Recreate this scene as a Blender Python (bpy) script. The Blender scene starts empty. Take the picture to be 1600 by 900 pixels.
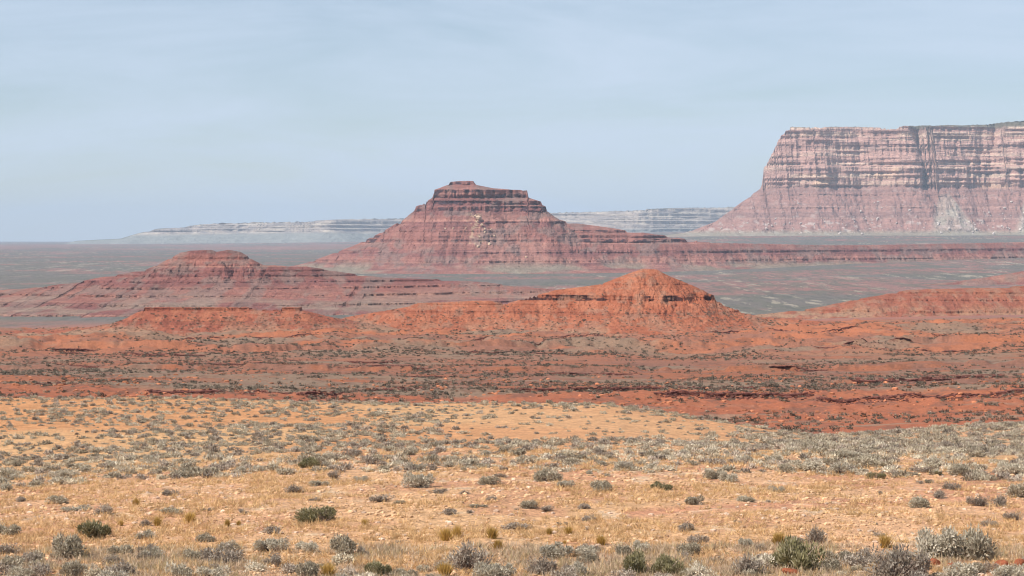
import bpy, math, random
import numpy as np
R = math.radians
FP = 3500.0            # focal length in pixels of a 1600-wide frame
HZ = 370.0             # eye-level row in that frame
CZ = 7.0               # eye height over the near flat
SC = bpy.context.scene
COL = SC.collection

# ------------------------------------------------------------------ camera, sky, sun, exposure
cam = bpy.data.cameras.new('camera')
camo = bpy.data.objects.new('camera', cam); COL.objects.link(camo)
cam.sensor_width = 36.0; cam.lens = 36.0*FP/1600.0
cam.shift_y = (HZ-450.0)/1600.0
cam.clip_start = 0.5; cam.clip_end = 90000.0
camo.location = (0, 0, CZ); camo.rotation_euler = (R(90), 0, 0)
SC.camera = camo

SUN_EL, SUN_AZ = 47.0, -121.0       # azimuth clockwise from +Y (the view direction)
w = bpy.data.worlds.new('World'); SC.world = w; w.use_nodes = True
nt = w.node_tree; nt.nodes.clear()
def N(nt, t, **k):
    n = nt.nodes.new(t)
    for a, v in k.items():
        if a.startswith('i_'): n.inputs[a[2:].replace('_', ' ')].default_value = v
        else: setattr(n, a, v)
    return n
out = N(nt, 'ShaderNodeOutputWorld'); bg = N(nt, 'ShaderNodeBackground')
sky = N(nt, 'ShaderNodeTexSky', sky_type='NISHITA', sun_disc=False)
sky.sun_elevation = R(SUN_EL); sky.sun_rotation = R(SUN_AZ % 360)
sky.altitude = 1500; sky.air_density = 1.0; sky.dust_density = 0.6; sky.ozone_density = 1.3
# thin high cloud veil: direction-based noise, mixed as a pale white over the sky
tc = N(nt, 'ShaderNodeTexCoord'); mp = N(nt, 'ShaderNodeMapping')
mp.inputs['Scale'].default_value = (5.0, 5.0, 24.0)
mp.inputs['Rotation'].default_value = (0.0, R(7), 0)
nz = N(nt, 'ShaderNodeTexNoise', i_Scale=1.0, i_Detail=5.0, i_Roughness=0.6, i_Distortion=0.6)
rp = N(nt, 'ShaderNodeValToRGB')
rp.color_ramp.elements[0].position = 0.36; rp.color_ramp.elements[0].color = (0.0, 0.0, 0.0, 1)
rp.color_ramp.elements[1].position = 0.64; rp.color_ramp.elements[1].color = (1, 1, 1, 1)
mx = N(nt, 'ShaderNodeMix', data_type='RGBA', blend_type='MIX')
mu = N(nt, 'ShaderNodeMath', operation='MULTIPLY_ADD'); mu.inputs[1].default_value = 0.50; mu.inputs[2].default_value = 0.28
nt.links.new(tc.outputs['Generated'], mp.inputs['Vector']); nt.links.new(mp.outputs[0], nz.inputs['Vector'])
nt.links.new(nz.outputs['Fac'], rp.inputs[0]); nt.links.new(rp.outputs[0], mu.inputs[0])
nt.links.new(mu.outputs[0], mx.inputs[0]); nt.links.new(sky.outputs[0], mx.inputs[6])
mx.inputs[7].default_value = (6.8, 7.9, 9.5, 1)
nt.links.new(mx.outputs[2], bg.inputs[0]); bg.inputs[1].default_value = 0.080
nt.links.new(bg.outputs[0], out.inputs[0])

sl = bpy.data.lights.new('sun', 'SUN'); sl.energy = 5.0; sl.angle = R(0.53); sl.color = (1.0, 0.955, 0.89)
so = bpy.data.objects.new('sun', sl); COL.objects.link(so)
so.rotation_euler = (R(90-SUN_EL), 0, R(180-SUN_AZ))
SC.view_settings.view_transform = 'Standard'; SC.view_settings.look = 'None'
SC.view_settings.exposure = 0.28; SC.view_settings.gamma = 1.0; SC.view_settings.use_curve_mapping = False
SC.render.engine = 'CYCLES'
SC.cycles.use_denoising = True; SC.cycles.denoising_prefilter = 'ACCURATE'
SC.cycles.max_bounces = 4; SC.cycles.diffuse_bounces = 2; SC.cycles.volume_bounces = 0
SC.cycles.glossy_bounces = 1; SC.cycles.transparent_max_bounces = 8
SC.cycles.filter_width = 1.1

HAZE = 4.0e-5

# ------------------------------------------------------------------ helpers
rng = np.random.default_rng(11)
def _h(ix, iy, s):
    h = (ix.astype(np.int64)*374761393 + iy.astype(np.int64)*668265263 + s*1442695041) & 0xffffffff
    h = ((h ^ (h >> 13))*1274126177) & 0xffffffff
    h = h ^ (h >> 16)
    return (h & 0xffffff)/float(0xffffff)
def vn(x, y, s=0):
    x = np.asarray(x, float); y = np.asarray(y, float)
    x, y = np.broadcast_arrays(x, y)
    fx = np.floor(x); fy = np.floor(y); tx = x-fx; ty = y-fy
    tx = tx*tx*(3-2*tx); ty = ty*ty*(3-2*ty)
    a = _h(fx, fy, s); b = _h(fx+1, fy, s); c = _h(fx, fy+1, s); d = _h(fx+1, fy+1, s)
    return (a+(b-a)*tx)*(1-ty) + (c+(d-c)*tx)*ty
def fbm(x, y, s=0, o=4, g=0.5):
    r = 0; a = 1.0; t = 0
    for i in range(o):
        r = r + a*vn(x*2**i+17.3*i, y*2**i-9.1*i, s+i); t += a; a *= g
    return r/t
def ridged(x, y, s=0, o=3):
    r = 0; a = 1.0; t = 0
    for i in range(o):
        r = r + a*(1-np.abs(2*vn(x*2**i+5.3*i, y*2**i+3.1*i, s+i)-1)); t += a; a *= 0.5
    return r/t
def sm(a, b, x):
    t = np.clip((x-a)/(b-a), 0, 1); return t*t*(3-2*t)
def mixc(A, B, t):
    return A*(1-t[..., None]) + B*t[..., None]
def C3(*a): return np.array(a, float)

def mesh_arrays(name, V, F, colr=None, mat=None, smooth=False):
    """V (n,3); F (m,k) with k = 3 or 4; colr (n,3) albedo per vertex"""
    me = bpy.data.meshes.new(name)
    V = np.ascontiguousarray(V, np.float32); F = np.ascontiguousarray(F, np.int32)
    m, k = F.shape
    me.vertices.add(len(V)); me.vertices.foreach_set('co', V.ravel())
    me.loops.add(m*k); me.loops.foreach_set('vertex_index', F.ravel())
    me.polygons.add(m); me.polygons.foreach_set('loop_start', np.arange(0, m*k, k, dtype=np.int32))
    me.polygons.foreach_set('use_smooth', np.full(m, smooth))
    if colr is not None:
        a = me.color_attributes.new('Col', 'FLOAT_COLOR', 'POINT')
        c4 = np.ones((len(V), 4), np.float32); c4[:, :3] = np.clip(colr, 0.005, 0.9)
        a.data.foreach_set('color', c4.ravel())
    me.update(calc_edges=True)
    if mat: me.materials.append(mat)
    return me
def link(name, me, parent=None):
    o = bpy.data.objects.new(name, me); COL.objects.link(o)
    if parent: o.parent = parent
    return o
def tag(o, label=None, cat=None, group=None, kind=None):
    if label: o['label'] = label
    if cat: o['category'] = cat
    if group: o['group'] = group
    if kind: o['kind'] = kind
    return o
def grid_faces(nu, nv):
    i = np.arange(nu-1)[:, None]*nv + np.arange(nv-1)[None, :]
    return np.stack([i, i+nv, i+nv+1, i+1], -1).reshape(-1, 4)

def attr_material(name, rough=0.95, layers=(), bumps=(), hue=0.0):
    """albedo from the mesh's own colour, broken up by object-space noise, with bump"""
    m = bpy.data.materials.new(name); m.use_nodes = True
    nt = m.node_tree; nt.nodes.clear()
    o = N(nt, 'ShaderNodeOutputMaterial'); b = N(nt, 'ShaderNodeBsdfPrincipled')
    b.inputs['Roughness'].default_value = rough; b.inputs['Specular IOR Level'].default_value = 0.15
    nt.links.new(b.outputs[0], o.inputs[0])
    at = N(nt, 'ShaderNodeVertexColor', layer_name='Col'); c = at.outputs[0]
    t = N(nt, 'ShaderNodeTexCoord')
    for (sx, sy, sz, lo, hi, col) in layers:
        mp = N(nt, 'ShaderNodeMapping'); mp.inputs['Scale'].default_value = (sx, sy, sz)
        nz = N(nt, 'ShaderNodeTexNoise', i_Scale=1.0, i_Detail=4.0, i_Roughness=0.65)
        mr = N(nt, 'ShaderNodeMapRange'); mr.inputs[1].default_value = 0.32; mr.inputs[2].default_value = 0.68
        mr.inputs[3].default_value = lo; mr.inputs[4].default_value = hi
        nt.links.new(t.outputs['Object'], mp.inputs[0]); nt.links.new(mp.outputs[0], nz.inputs['Vector'])
        nt.links.new(nz.outputs['Fac'], mr.inputs[0])
        if col is None:
            vm = N(nt, 'ShaderNodeVectorMath', operation='SCALE')
            nt.links.new(c, vm.inputs[0]); nt.links.new(mr.outputs[0], vm.inputs['Scale']); c = vm.outputs[0]
        else:
            q = N(nt, 'ShaderNodeMix', data_type='RGBA'); q.inputs[7].default_value = (*col, 1)
            nt.links.new(mr.outputs[0], q.inputs[0]); nt.links.new(c, q.inputs[6]); c = q.outputs[2]
    nt.links.new(c, b.inputs['Base Color'])
    prev = None
    for (sx, sy, sz, dist, st) in bumps:
        mp = N(nt, 'ShaderNodeMapping'); mp.inputs['Scale'].default_value = (sx, sy, sz)
        nz = N(nt, 'ShaderNodeTexNoise', i_Scale=1.0, i_Detail=5.0, i_Roughness=0.7)
        bp = N(nt, 'ShaderNodeBump'); bp.inputs['Strength'].default_value = st; bp.inputs['Distance'].default_value = dist
        nt.links.new(t.outputs['Object'], mp.inputs[0]); nt.links.new(mp.outputs[0], nz.inputs['Vector'])
        nt.links.new(nz.outputs['Fac'], bp.inputs['Height'])
        if prev: nt.links.new(prev, bp.inputs['Normal'])
        prev = bp.outputs[0]
    if prev: nt.links.new(prev, b.inputs['Normal'])
    return m

M_GROUND = attr_material('desert_soil', layers=[(1.6, 1.6, 1.6, 0.78, 1.22, None), (9, 9, 9, 0.72, 1.3, None)],
                         bumps=[(0.9, 0.9, 0.9, 0.45, 0.7), (5, 5, 5, 0.16, 0.9)])
M_HILL = attr_material('red_badland_clay', layers=[(0.5, 0.5, 0.9, 0.80, 1.20, None), (1.8, 1.8, 2.5, 0.85, 1.15, None)],
                       bumps=[(0.5, 0.5, 0.8, 0.9, 0.8), (2, 2, 2, 0.3, 0.8)])
M_BUTTE = attr_material('banded_red_sandstone', layers=[(0.05, 0.05, 0.16, 0.82, 1.18, None), (0.25, 0.25, 0.6, 0.82, 1.18, None)],
                        bumps=[(0.09, 0.09, 0.3, 4.0, 0.8), (0.4, 0.4, 0.8, 1.2, 0.8)])
M_MESA = attr_material('pale_cliff_sandstone', layers=[(0.012, 0.012, 0.09, 0.84, 1.16, None), (0.08, 0.08, 0.2, 0.80, 1.2, None)],
                       bumps=[(0.03, 0.03, 0.09, 12.0, 0.8), (0.12, 0.12, 0.25, 4.0, 0.8)])

# ------------------------------------------------------------------ the ground sheet
PK = np.array([-700, 0, 150, 400, 700, 950, 1050, 1150, 1280, 1450, 1600, 2300.])
T = {  # distance: image row of the surface for each of the columns PK
  5:   [5270]*12,
  20:  [1595]*12,
  46:  [902]*12,
  60:  [806, 803, 800, 790, 785, 783, 782, 781, 781, 782, 784, 784],
  72:  [768, 760, 752, 738, 730, 727, 726, 727, 729, 731, 734, 736],
  85:  [742, 733, 724, 710, 702, 699, 697, 700, 706, 710, 712, 712],
  105: [676, 672, 670, 666, 664, 664, 672, 682, 692, 691, 688, 688],
  130: [613, 615, 617, 626, 632, 631, 643, 659, 681, 668, 658, 655],
  150: [690, 692, 694, 695, 698, 700, 702, 700, 692, 680, 668, 660],
  200: [740, 740, 740, 740, 740, 740, 735, 722, 704, 692, 684, 680],
  250: [690, 690, 690, 690, 690, 690, 690, 688, 684, 676, 668, 668],
  300: [624, 626, 628, 636, 640, 642, 650, 655, 655, 647, 640, 640],
  340: [602, 602, 604, 611, 619, 619, 617, 618, 618, 611, 605, 604],
  400: [590, 590, 591, 594, 600, 599, 598, 597, 595, 590, 586, 586],
  500: [572, 572, 572, 573, 576, 577, 577, 576, 574, 570, 567, 567],
  600: [556, 556, 556, 557, 560, 561, 561, 560, 558, 555, 552, 552],
  700: [542, 542, 541, 541, 544, 546, 546, 545, 543, 540, 537, 537],
  800: [529, 528, 526, 524, 527, 530, 530, 529, 526, 524, 521, 521],
  900: [518, 517, 515, 512, 513, 516, 516, 513, 510, 508, 505, 505],
  1000:[522, 521, 521, 517, 517, 519, 518, 510, 503, 500, 498, 498],
  1250:[524, 524, 523, 519, 515, 514, 512, 505, 497, 493, 491, 491],
  1500:[499, 498, 498, 497, 496, 495, 494, 490, 486, 485, 484, 484],
  2000:[459, 459, 459, 459, 459, 459, 459, 459, 459, 459, 458, 458],
  2700:[438, 438, 438, 438, 438, 438, 438, 438, 438, 437, 436, 436],
  3500:[424, 424, 424, 424, 424, 424, 422, 420, 418, 416, 414, 414],
  4500:[410, 410, 410, 410, 410, 408, 404, 401, 399, 397, 396, 396],
  5500:[402, 402, 402, 402, 402, 396, 388, 385, 383, 382, 381, 381],
  6600:[396, 396, 396, 396, 395, 384, 378, 376, 375, 374, 373, 373],
  8000:[391, 391, 391, 391, 388, 375, 369, 367, 366, 366, 366, 366],
  11000:[385, 385, 385, 384, 380, 368, 363, 362, 362, 362, 362, 362],
  14000:[381.5, 381.5, 381, 379, 375, 365, 361, 361, 361, 361, 361, 361],
  20000:[379, 379, 379, 378, 376, 372, 370, 370, 370, 370, 370, 370],
  27000:[377.2, 377.2, 377.2, 377.2, 377, 377, 377, 377, 377, 377, 377, 377],
  34000:[377.9]*12,
}
DK = np.array(sorted(T)); TP = np.array([T[d] for d in sorted(T)], float)
TZ = CZ - (TP-HZ)/FP*DK[:, None]
segs = [(5, 30, 14), (30, 44, 25), (44, 135, 330), (135, 250, 45), (250, 420, 210), (420, 1000, 260),
        (1000, 1400, 50), (1400, 4500, 170), (4500, 12000, 70), (12000, 34000, 40)]
DR = np.concatenate([np.exp(np.linspace(math.log(a), math.log(b), n, endpoint=False)) for a, b, n in segs] + [[34000.0]])
PX = np.concatenate([np.linspace(-700, -90, 130, endpoint=False), np.linspace(-90, 1690, 1180, endpoint=False), np.linspace(1690, 2300, 130)])
def smooth_rows(Z, n):
    k = np.hanning(2*n+3)[1:-1]; k /= k.sum()
    P = np.pad(Z, ((n, n), (0, 0)), mode='reflect', reflect_type='odd')
    r = 0
    for i, kk in enumerate(k): r = r + kk*P[i:i+Z.shape[0]]
    return r
# interpolate z over log distance then across the columns
ZD = np.stack([np.interp(np.log(DR), np.log(DK), TZ[:, j]) for j in range(len(PK))], 1)
ZD = smooth_rows(ZD, 7)
GZ = np.stack([np.interp(PX, PK, ZD[i]) for i in range(len(DR))], 0)
kk = np.hanning(93)[1:-1]; kk /= kk.sum()
Pd = np.pad(GZ, ((0, 0), (45, 45)), mode='edge')
GZ = np.stack([np.convolve(Pd[i], kk, 'valid') for i in range(GZ.shape[0])], 0)
GY = np.repeat(DR[:, None], len(PX), 1)
GX = (PX[None, :]-800)/FP*GY
PXG = np.repeat(PX[None, :], len(DR), 0)
PYG0 = HZ + (CZ-GZ)/GY*FP
# relief
near = 1-sm(130, 260, GY); mid = sm(240, 300, GY)*(1-sm(1000, 1400, GY)); far = sm(1300, 1700, GY)
GZ += near*(0.22*(fbm(GX/9, GY/9, 3)-0.5) + 0.10*(fbm(GX/1.1, GY/1.1, 5)-0.5))
dune = sm(84, 100, GY)*(1-sm(140, 170, GY))
GZ += dune*(0.55*(fbm(GX/16, GY/10, 8)-0.5))
GZ += mid*(1.2*(fbm(GX/42, GY/42, 12)-0.5) + .7*(fbm(GX/6, GY/6, 13, 4, .6)-0.5))
hum = sm(560, 680, GY)*(1-sm(900, 1050, GY))
GZ += hum*(4.6*(ridged(GX/34+fbm(GX/50, GY/50, 2), GY/60, 21)-0.6) + 1.7*(ridged(GX/9, GY/14, 23)-0.5))
bank = sm(285, 305, GY)*(1-sm(345, 365, GY))
GZ += bank*(1.1*(ridged(GX/7, GY/30, 31)-0.55))
# rock steps of the near red bank and the benches behind it: sudden drops towards the viewer
def step_line(pts, w, hgt, seed):
    global GZ
    px = np.array([p[0] for p in pts], float); dd = np.array([p[1] for p in pts], float)
    L = np.interp(PXG, px, dd) + 5*(fbm(GX/9, GX*0+seed, seed)-0.5)
    m = sm(px[0]-40, px[0], PXG)*(1-sm(px[-1], px[-1]+40, PXG))*sm(0.30, 0.5, fbm(PXG/60, PXG*0+seed*3.3, seed+4))
    GZ = GZ + m*hgt*(sm(0, w, GY-L) - sm(0, 60, GY-L))
step_line([(-200, 470), (400, 480), (900, 470), (1300, 480), (1800, 470)], 2.0, 1.0, 47)
step_line([(-200, 660), (400, 640), (900, 700), (1300, 690), (1800, 680)], 2.0, 1.8, 49)
GZ += far*1.6*(fbm(GX/150, GY/150, 51)-0.5)
LEDGES = [
  ([(60, 602), (90, 600), (125, 597)], 6, 1, 'short dark rock ledge above the left end of the sandy slope'),
  ([(230, 612), (330, 618), (440, 612), (540, 606)], 7, 2, 'broken dark rock ledge just over the crest of the sandy slope, left part'),
  ([(540, 613), (640, 611), (740, 612), (860, 611), (960, 608), (1060, 604), (1190, 597)], 6, 3, 'long thin dark ledge above the red bank, behind the middle of the slope'),
  ([(1020, 620), (1100, 619), (1180, 617), (1280, 617)], 7, 4, 'blocky dark ledge halfway down the red bank'),
  ([(1330, 599), (1400, 596), (1470, 592), (1560, 581)], 11, 5, 'thickest dark rock ledge, above the red bank at the right'),
  ([(1270, 623), (1380, 624), (1480, 616), (1610, 612)], 6, 6, 'broken ledge in the red bank at the right edge'),
  ([(1075, 521), (1110, 525), (1165, 523)], 4, 7, 'thin dark ledge at the foot of the orange peak'),
  ([(1200, 513), (1260, 522), (1340, 517)], 4, 8, 'crooked dark ledge right of the orange peak'),
  ([(860, 531), (930, 529), (1010, 527)], 3, 9, 'thin dark ledge below the orange peak'),
  ([(80, 553), (130, 550), (160, 548)], 4, 10, 'small dark ledge among scrub at the far left'),
  ([(1255, 690), (1300, 684), (1345, 681)], 5, 11, 'dark undercut bank where the near flat meets the red badland'),
  ([(1300, 545), (1370, 541), (1440, 543)], 3, 12, 'faint dark ledge on the bench below the right hill'),
]
rl = random.Random(8)
for i in range(22):
    px0 = rl.uniform(-60, 1450); ln = rl.uniform(60, 230); py0 = 526+64*(i+rl.random())/22; t_ = rl.uniform(-3, 3)
    LEDGES.append(([(px0, py0), (px0+ln*.5, py0+t_), (px0+ln, py0+t_*rl.uniform(-1, 2))], rl.uniform(2.2, 4.2), 60+i, 'thin broken ledge among the scrub of the red benches'))
def ledge_line(pts, seed):
    """the bed's line on the ground: distance for each column, and where it crops out"""
    D = []
    for px, py in pts:
        j = int(np.interp(px, PX, np.arange(len(PX)))); k = np.nonzero((PYG0[:, j] <= py) & (DR > 230))[0]; D.append(DR[k[0]])
    D = np.array(D); m = D.mean(); D = m+.25*(D-m); p = np.array([q[0] for q in pts], float)
    def f(px):
        x = (px-800)/FP*m
        y = np.interp(px, p, D)+2.4*(fbm(x/5, x*0, seed)-.5)+1.0*(vn(x/1.2, x*0, seed+2)-.5)
        k = sm(.25, .42, fbm(x/12, x*0+3, seed+7))*sm(p[0], p[0]+14, px)*(1-sm(p[-1]-14, p[-1], px))
        return y, k, m
    return f
for pts_, hp_, sd_, _l in LEDGES:
    f_ = ledge_line(pts_, sd_); y_, k_, m_ = f_(PX); H_ = hp_*m_/FP*.8
    GZ = GZ - (k_*H_)[None, :]*np.where(GY < y_[None, :]-.3, 1-sm(2, 16, y_[None, :]-GY), 0)
# soil colours by zone, all albedo
c_tan = C3(.59, .335, .185); c_red = C3(.50, .235, .135); c_pale = C3(.66, .50, .33); c_dune = C3(.53, .255, .115)
c_yel = C3(.57, .34, .17); c_bank = C3(.33, .108, .055); c_mauve = C3(.225, .105, .07); c_sage = C3(.215, .155, .105)
c_orange = C3(.36, .125, .06); c_plain = C3(.145, .125, .11); c_streak = C3(.38, .32, .24); c_plred = C3(.27, .13, .11)
n1 = fbm(GX/5.5, GY/5.5, 61); n2 = fbm(GX/1.3, GY/1.3, 63, 4, .6); n3 = fbm(GX/16, GY/16, 65)
c = np.broadcast_to(c_tan, GZ.shape+(3,)).copy()
c = mixc(c, c_red, sm(.50, .68, n1)*.75)
c = mixc(c, c_yel, sm(.5, .7, n3)*.6)
track = np.exp(-((GY-(56.8+(PXG-950)/270*2.2))/0.9)**2)*sm(920, 1000, PXG)*(1-sm(1420, 1600, PXG))
c = mixc(c, c_red*1.05, np.clip(track*(.55+n2*.8), 0, .9))
c = mixc(c, c_red, sm(.3, .6, n1)*.85*(1-sm(46, 52, GY)))
c = mixc(c, c_red*.9, sm(.52, .62, fbm(GX/2.6, GY/5, 62, 4, .6))*.55*(1-sm(72, 84, GY)))
c = mixc(c, c_pale, sm(.60, .74, n2)*.55*(1-sm(70, 90, GY)*.6))
cd = mixc(np.broadcast_to(c_dune, c.shape), c_yel, sm(.42, .62, n3)*.8)
cd = mixc(cd, c_tan*.5+c_dune*.5, sm(560, 900, PXG)*(1-sm(1120, 1250, PXG))*.6)
c = mixc(c, cd, sm(80, 88, GY))
c = mixc(c, np.broadcast_to(c_tan*.9, c.shape), sm(80, 90, GY)*sm(1150, 1300, PXG)*.8)
m1 = fbm(GX/38, GY/60, 71); m2 = fbm(GX/8, GY/8, 73, 4, .6)
m3 = fbm(GX/3, GY/6, 74, 4, .7)
cb = mixc(np.broadcast_to(c_bank, c.shape), c_orange, sm(.4, .7, m2)*.6)
cb = mixc(cb, c_mauve*.8, sm(.52, .66, m3)*.7)
cb = mixc(cb, c_sage*1.25, sm(.56, .68, fbm(GX/15, GY/8, 72, 4, .6))*.6*(1-sm(300, 330, GY)))
c = mixc(c, cb, sm(150, 200, GY))
cm = mixc(np.broadcast_to(c_mauve, c.shape), c_orange*.85, sm(.43, .58, m2*.5+m1*.3+m3*.2)*.85)
cm = mixc(cm, c_sage, sm(.49, .62, fbm(GX/40, GY/35, 75, 5, .65))*.8)
cm = mixc(cm, c_mauve*.62, sm(.54, .68, m3)*.6)
c = mixc(c, cm, sm(338, 352, GY+12*(m2-.5)))
co = mixc(np.broadcast_to(c_orange, c.shape), c_mauve*1.05, sm(.45, .60, m1*.6+m2*.4)*.8)
co = mixc(co, c_sage, sm(.50, .62, fbm(GX/40, GY/50, 77, 5, .65))*.75)
co = mixc(co, c_mauve*.6, sm(.55, .68, m3)*.5)
c = mixc(c, co, sm(480, 720, GY+160*(m1-.5)))
cp = np.broadcast_to(c_plain, c.shape)
cp = mixc(cp, c_plred, sm(.50, .60, fbm(GX/200, GY/260, 81, 6, .65))*.75)
cp = mixc(cp, C3(.12, .115, .09), sm(.47, .60, fbm(GX/18, GY/110, 85, 5, .7))*.7)
cp = mixc(cp, C3(.085, .085, .075), sm(.50, .66, fbm(GX/4.5, GY/36, 88, 4, .7))*.6)
cp = mixc(cp, c_streak, sm(.62, .68, fbm(GX/12, GY/110, 83, 5, .7))*.6*sm(.42, .58, fbm(GX/200, GY/700, 84)))
cp = mixc(cp, c_plred*1.0, sm(7500, 8500, GY)*(1-sm(12500, 15000, GY))*(1-sm(500, 800, PXG))*sm(.4, .55, fbm(GX/300, GY/1600, 89))*.45)
c = mixc(c, np.broadcast_to(c_plred, c.shape), sm(1000, 1150, GY)*.6)
c = mixc(c, cp, sm(1250, 1500, GY+150*(m1-.5)))
V = np.stack([GX, GY, GZ], -1).reshape(-1, 3)
ground = link('ground', mesh_arrays('ground', V, grid_faces(len(DR), len(PX))[:, ::-1], c.reshape(-1, 3), M_GROUND, True))
tag(ground, 'tan and red desert ground running from the near scrub flat to the horizon', 'ground', None, 'structure')
del V
LDR = np.log(DR)
def gz(x, y):
    x = np.asarray(x, float); y = np.asarray(y, float)
    px = x/y*FP+800
    fi = np.interp(np.log(y), LDR, np.arange(len(DR))); fj = np.interp(px, PX, np.arange(len(PX)))
    i = np.clip(fi.astype(int), 0, len(DR)-2); j = np.clip(fj.astype(int), 0, len(PX)-2)
    u = fi-i; v = fj-j
    return (GZ[i, j]*(1-u)*(1-v)+GZ[i+1, j]*u*(1-v)+GZ[i, j+1]*(1-u)*v+GZ[i+1, j+1]*u*v)
PYG = HZ + (CZ-GZ)/GY*FP
def at(px, py, lo=20.0, grid=None):
    grid = PYG if grid is None else grid
    """nearest ground point seen at this place of the frame"""
    j = int(np.clip(np.interp(px, PX, np.arange(len(PX))), 0, len(PX)-1))
    k = np.nonzero((grid[:, j] <= py) & (DR > lo))[0]
    i = int(k[0]) if len(k) else len(DR)-1
    y = DR[i]; x = (px-800)/FP*y
    return x, y, float(gz(x, y))

# ------------------------------------------------------------------ buttes, mesas and hills
def landform(name, D, sil, prof, reach, back, nx, nrow, mat, colfn, dY=None, plateau=False,
             gul=(30, 20, .6), crag=(0, 1, 1), brk=(60, .35, .6), kyb=.07, seed=1, ny=260, nf=1300, rip=0.0, thick=0.0, ssm=.03, chute=.85):
    """height = profile(distance out from the crest line): the crest line has the silhouette's heights,
    hard beds are ledges at their own level right round, gullies push the distance in and out."""
    sil = np.array(sil, float)
    pxs = np.arange(sil[0, 0], sil[-1, 0]+.1, 1.5 if sil[-1, 0]-sil[0, 0] < 1300 else 2.5)
    pys = np.interp(pxs, sil[:, 0], sil[:, 1])
    yr = D + (np.interp(pxs, [p[0] for p in dY], [p[1] for p in dY]) if dY else 0*pxs)
    xr = (pxs-800)/FP*yr; zr = CZ - (pys-HZ)/FP*yr
    prof = np.array(prof, float)             # (z, q) top to bottom
    pz, pq = prof[:, 0], prof[:, 1]
    smooth_z = np.interp(np.linspace(0, 1, 9), np.linspace(0, 1, len(pz)), pz)
    def Ft(q): return np.interp(q, pq, pz)
    def Fs(q):
        k = 5
        return sum(np.interp(q+o*pq[-1]*ssm, pq, pz) for o in (-1.2, -.6, 0, .6, 1.2))/k
    ar = np.interp(-zr, -pz, pq)
    X = np.linspace(xr[0]-reach*.25, xr[-1]+reach*.25, nx)
    yc = np.linspace(yr.min()-reach, yr.max()+back, ny)
    Q = np.empty((ny, nx)); A = np.empty((ny, nx))
    Yl = np.interp(X, xr, yr)
    for i in range(ny):
        d = np.sqrt((X[:, None]-xr[None, :])**2 + np.maximum(np.abs(yc[i]-yr[None, :])-thick, 0)**2)
        if plateau:
            behind = yc[i] > yr[None, :]
            d = np.where(behind, np.abs(X[:, None]-xr[None, :]-.2*(yc[i]-yr[None, :])), d)
        d = d + ar[None, :]
        k = d.argmin(1); Q[i] = d[np.arange(nx), k]; A[i] = ar[k]
    # per column: fine samples, noise, profile, resample by visible length
    yf = np.linspace(yc[0], yc[-1], nf)
    V = np.empty((nx, nrow, 3)); QQ = np.empty((nx, nrow)); BB = np.empty((nx, nrow)); ST = np.empty((nx, nrow))
    B = 60
    for s0 in range(0, nx, B):
        xs = X[s0:s0+B]
        q = np.stack([np.interp(yf, yc, Q[:, s0+i]) for i in range(len(xs))], 0)
        a = np.stack([np.interp(yf, yc, A[:, s0+i]) for i in range(len(xs))], 0)
        XX = np.repeat(xs[:, None], nf, 1); YY = np.repeat(yf[None, :], len(xs), 0)
        rel = q-a
        ramp = sm(0, gul[0]*1.3, rel)
        g = gul[1]*(ridged(XX/gul[0]+.7*fbm(XX/gul[0]/2, YY/gul[0]/2, seed+1), YY/(gul[0]*3.2), seed, 4)-.5)*ramp
        g += gul[1]*gul[2]*(fbm(XX/gul[0]*3.1, YY/gul[0]*1.6, seed+5, 4, .6)-.5)*ramp
        qn = np.maximum(q+g, 0)
        b = sm(brk[1], brk[2], fbm(XX/brk[0], YY/brk[0]+q*.02, seed+9, 3))
        b = b*(1-chute*sm(.60, .72, ridged(XX/(gul[0]*2.6)+.5*fbm(XX/gul[0], q/gul[0]/2, seed+31), q/(gul[0]*9), seed+33, 2)))
        b = np.maximum(b, 1-sm(gul[0]*.8, gul[0]*1.8, rel))
        h = Ft(qn)*b + Fs(qn)*(1-b)
        if plateau: h = np.where(rel < 1e-6, np.minimum(h, np.interp(a, pq, pz)), h)
        h = h + rip*(fbm(XX/gul[0]*2, YY/gul[0]*2, seed+15, 3)-.5)
        yl = np.interp(xs, X, Yl)
        for i in range(len(xs)):
            dh = np.abs(np.diff(h[i])); dy = np.diff(yf)
            fr = yf[:-1] <= yl[i]+2
            wgt = np.where(fr, dh+dy*kyb, .06*dh+dy*.004)
            s = np.concatenate([[0], np.cumsum(wgt)]); t = np.linspace(0, s[-1], nrow)
            V[s0+i, :, 0] = xs[i]; V[s0+i, :, 1] = np.interp(t, s, yf); V[s0+i, :, 2] = np.interp(t, s, h[i])
            QQ[s0+i] = np.interp(t, s, qn[i]); BB[s0+i] = np.interp(t, s, b[i])
    dz = np.gradient(V[:, :, 2], axis=1); dyy = np.gradient(V[:, :, 1], axis=1)
    dq = pq[-1]*.0025+.4
    ST = sm(.8, 2.2, np.abs(np.interp(QQ-dq, pq, pz)-np.interp(QQ+dq, pq, pz))/(2*dq))*BB
    front = (V[:, :, 1] < np.interp(V[:, :, 0], X, Yl)+2)
    if crag[0]:
        n = ridged(V[:, :, 0]/crag[1], V[:, :, 2]/(crag[1]*4)+V[:, :, 1]*.001, seed+21, 3)-.55
        n2 = vn(V[:, :, 0]/(crag[1]*6), V[:, :, 2]/crag[2], seed+24)-.5
        V[:, :, 1] += -crag[0]*(n*1.2+n2*1.0)*(.25+.75*ST)*front
    col = colfn(V[:, :, 0], V[:, :, 1], V[:, :, 2], QQ, ST)
    me = mesh_arrays(name, V.reshape(-1, 3), grid_faces(nx, nrow), col.reshape(-1, 3), mat, False)
    o = link(name, me)
    return o, (X, V)
def Zp(py, D): return CZ-(py-HZ)/FP*D
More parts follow.
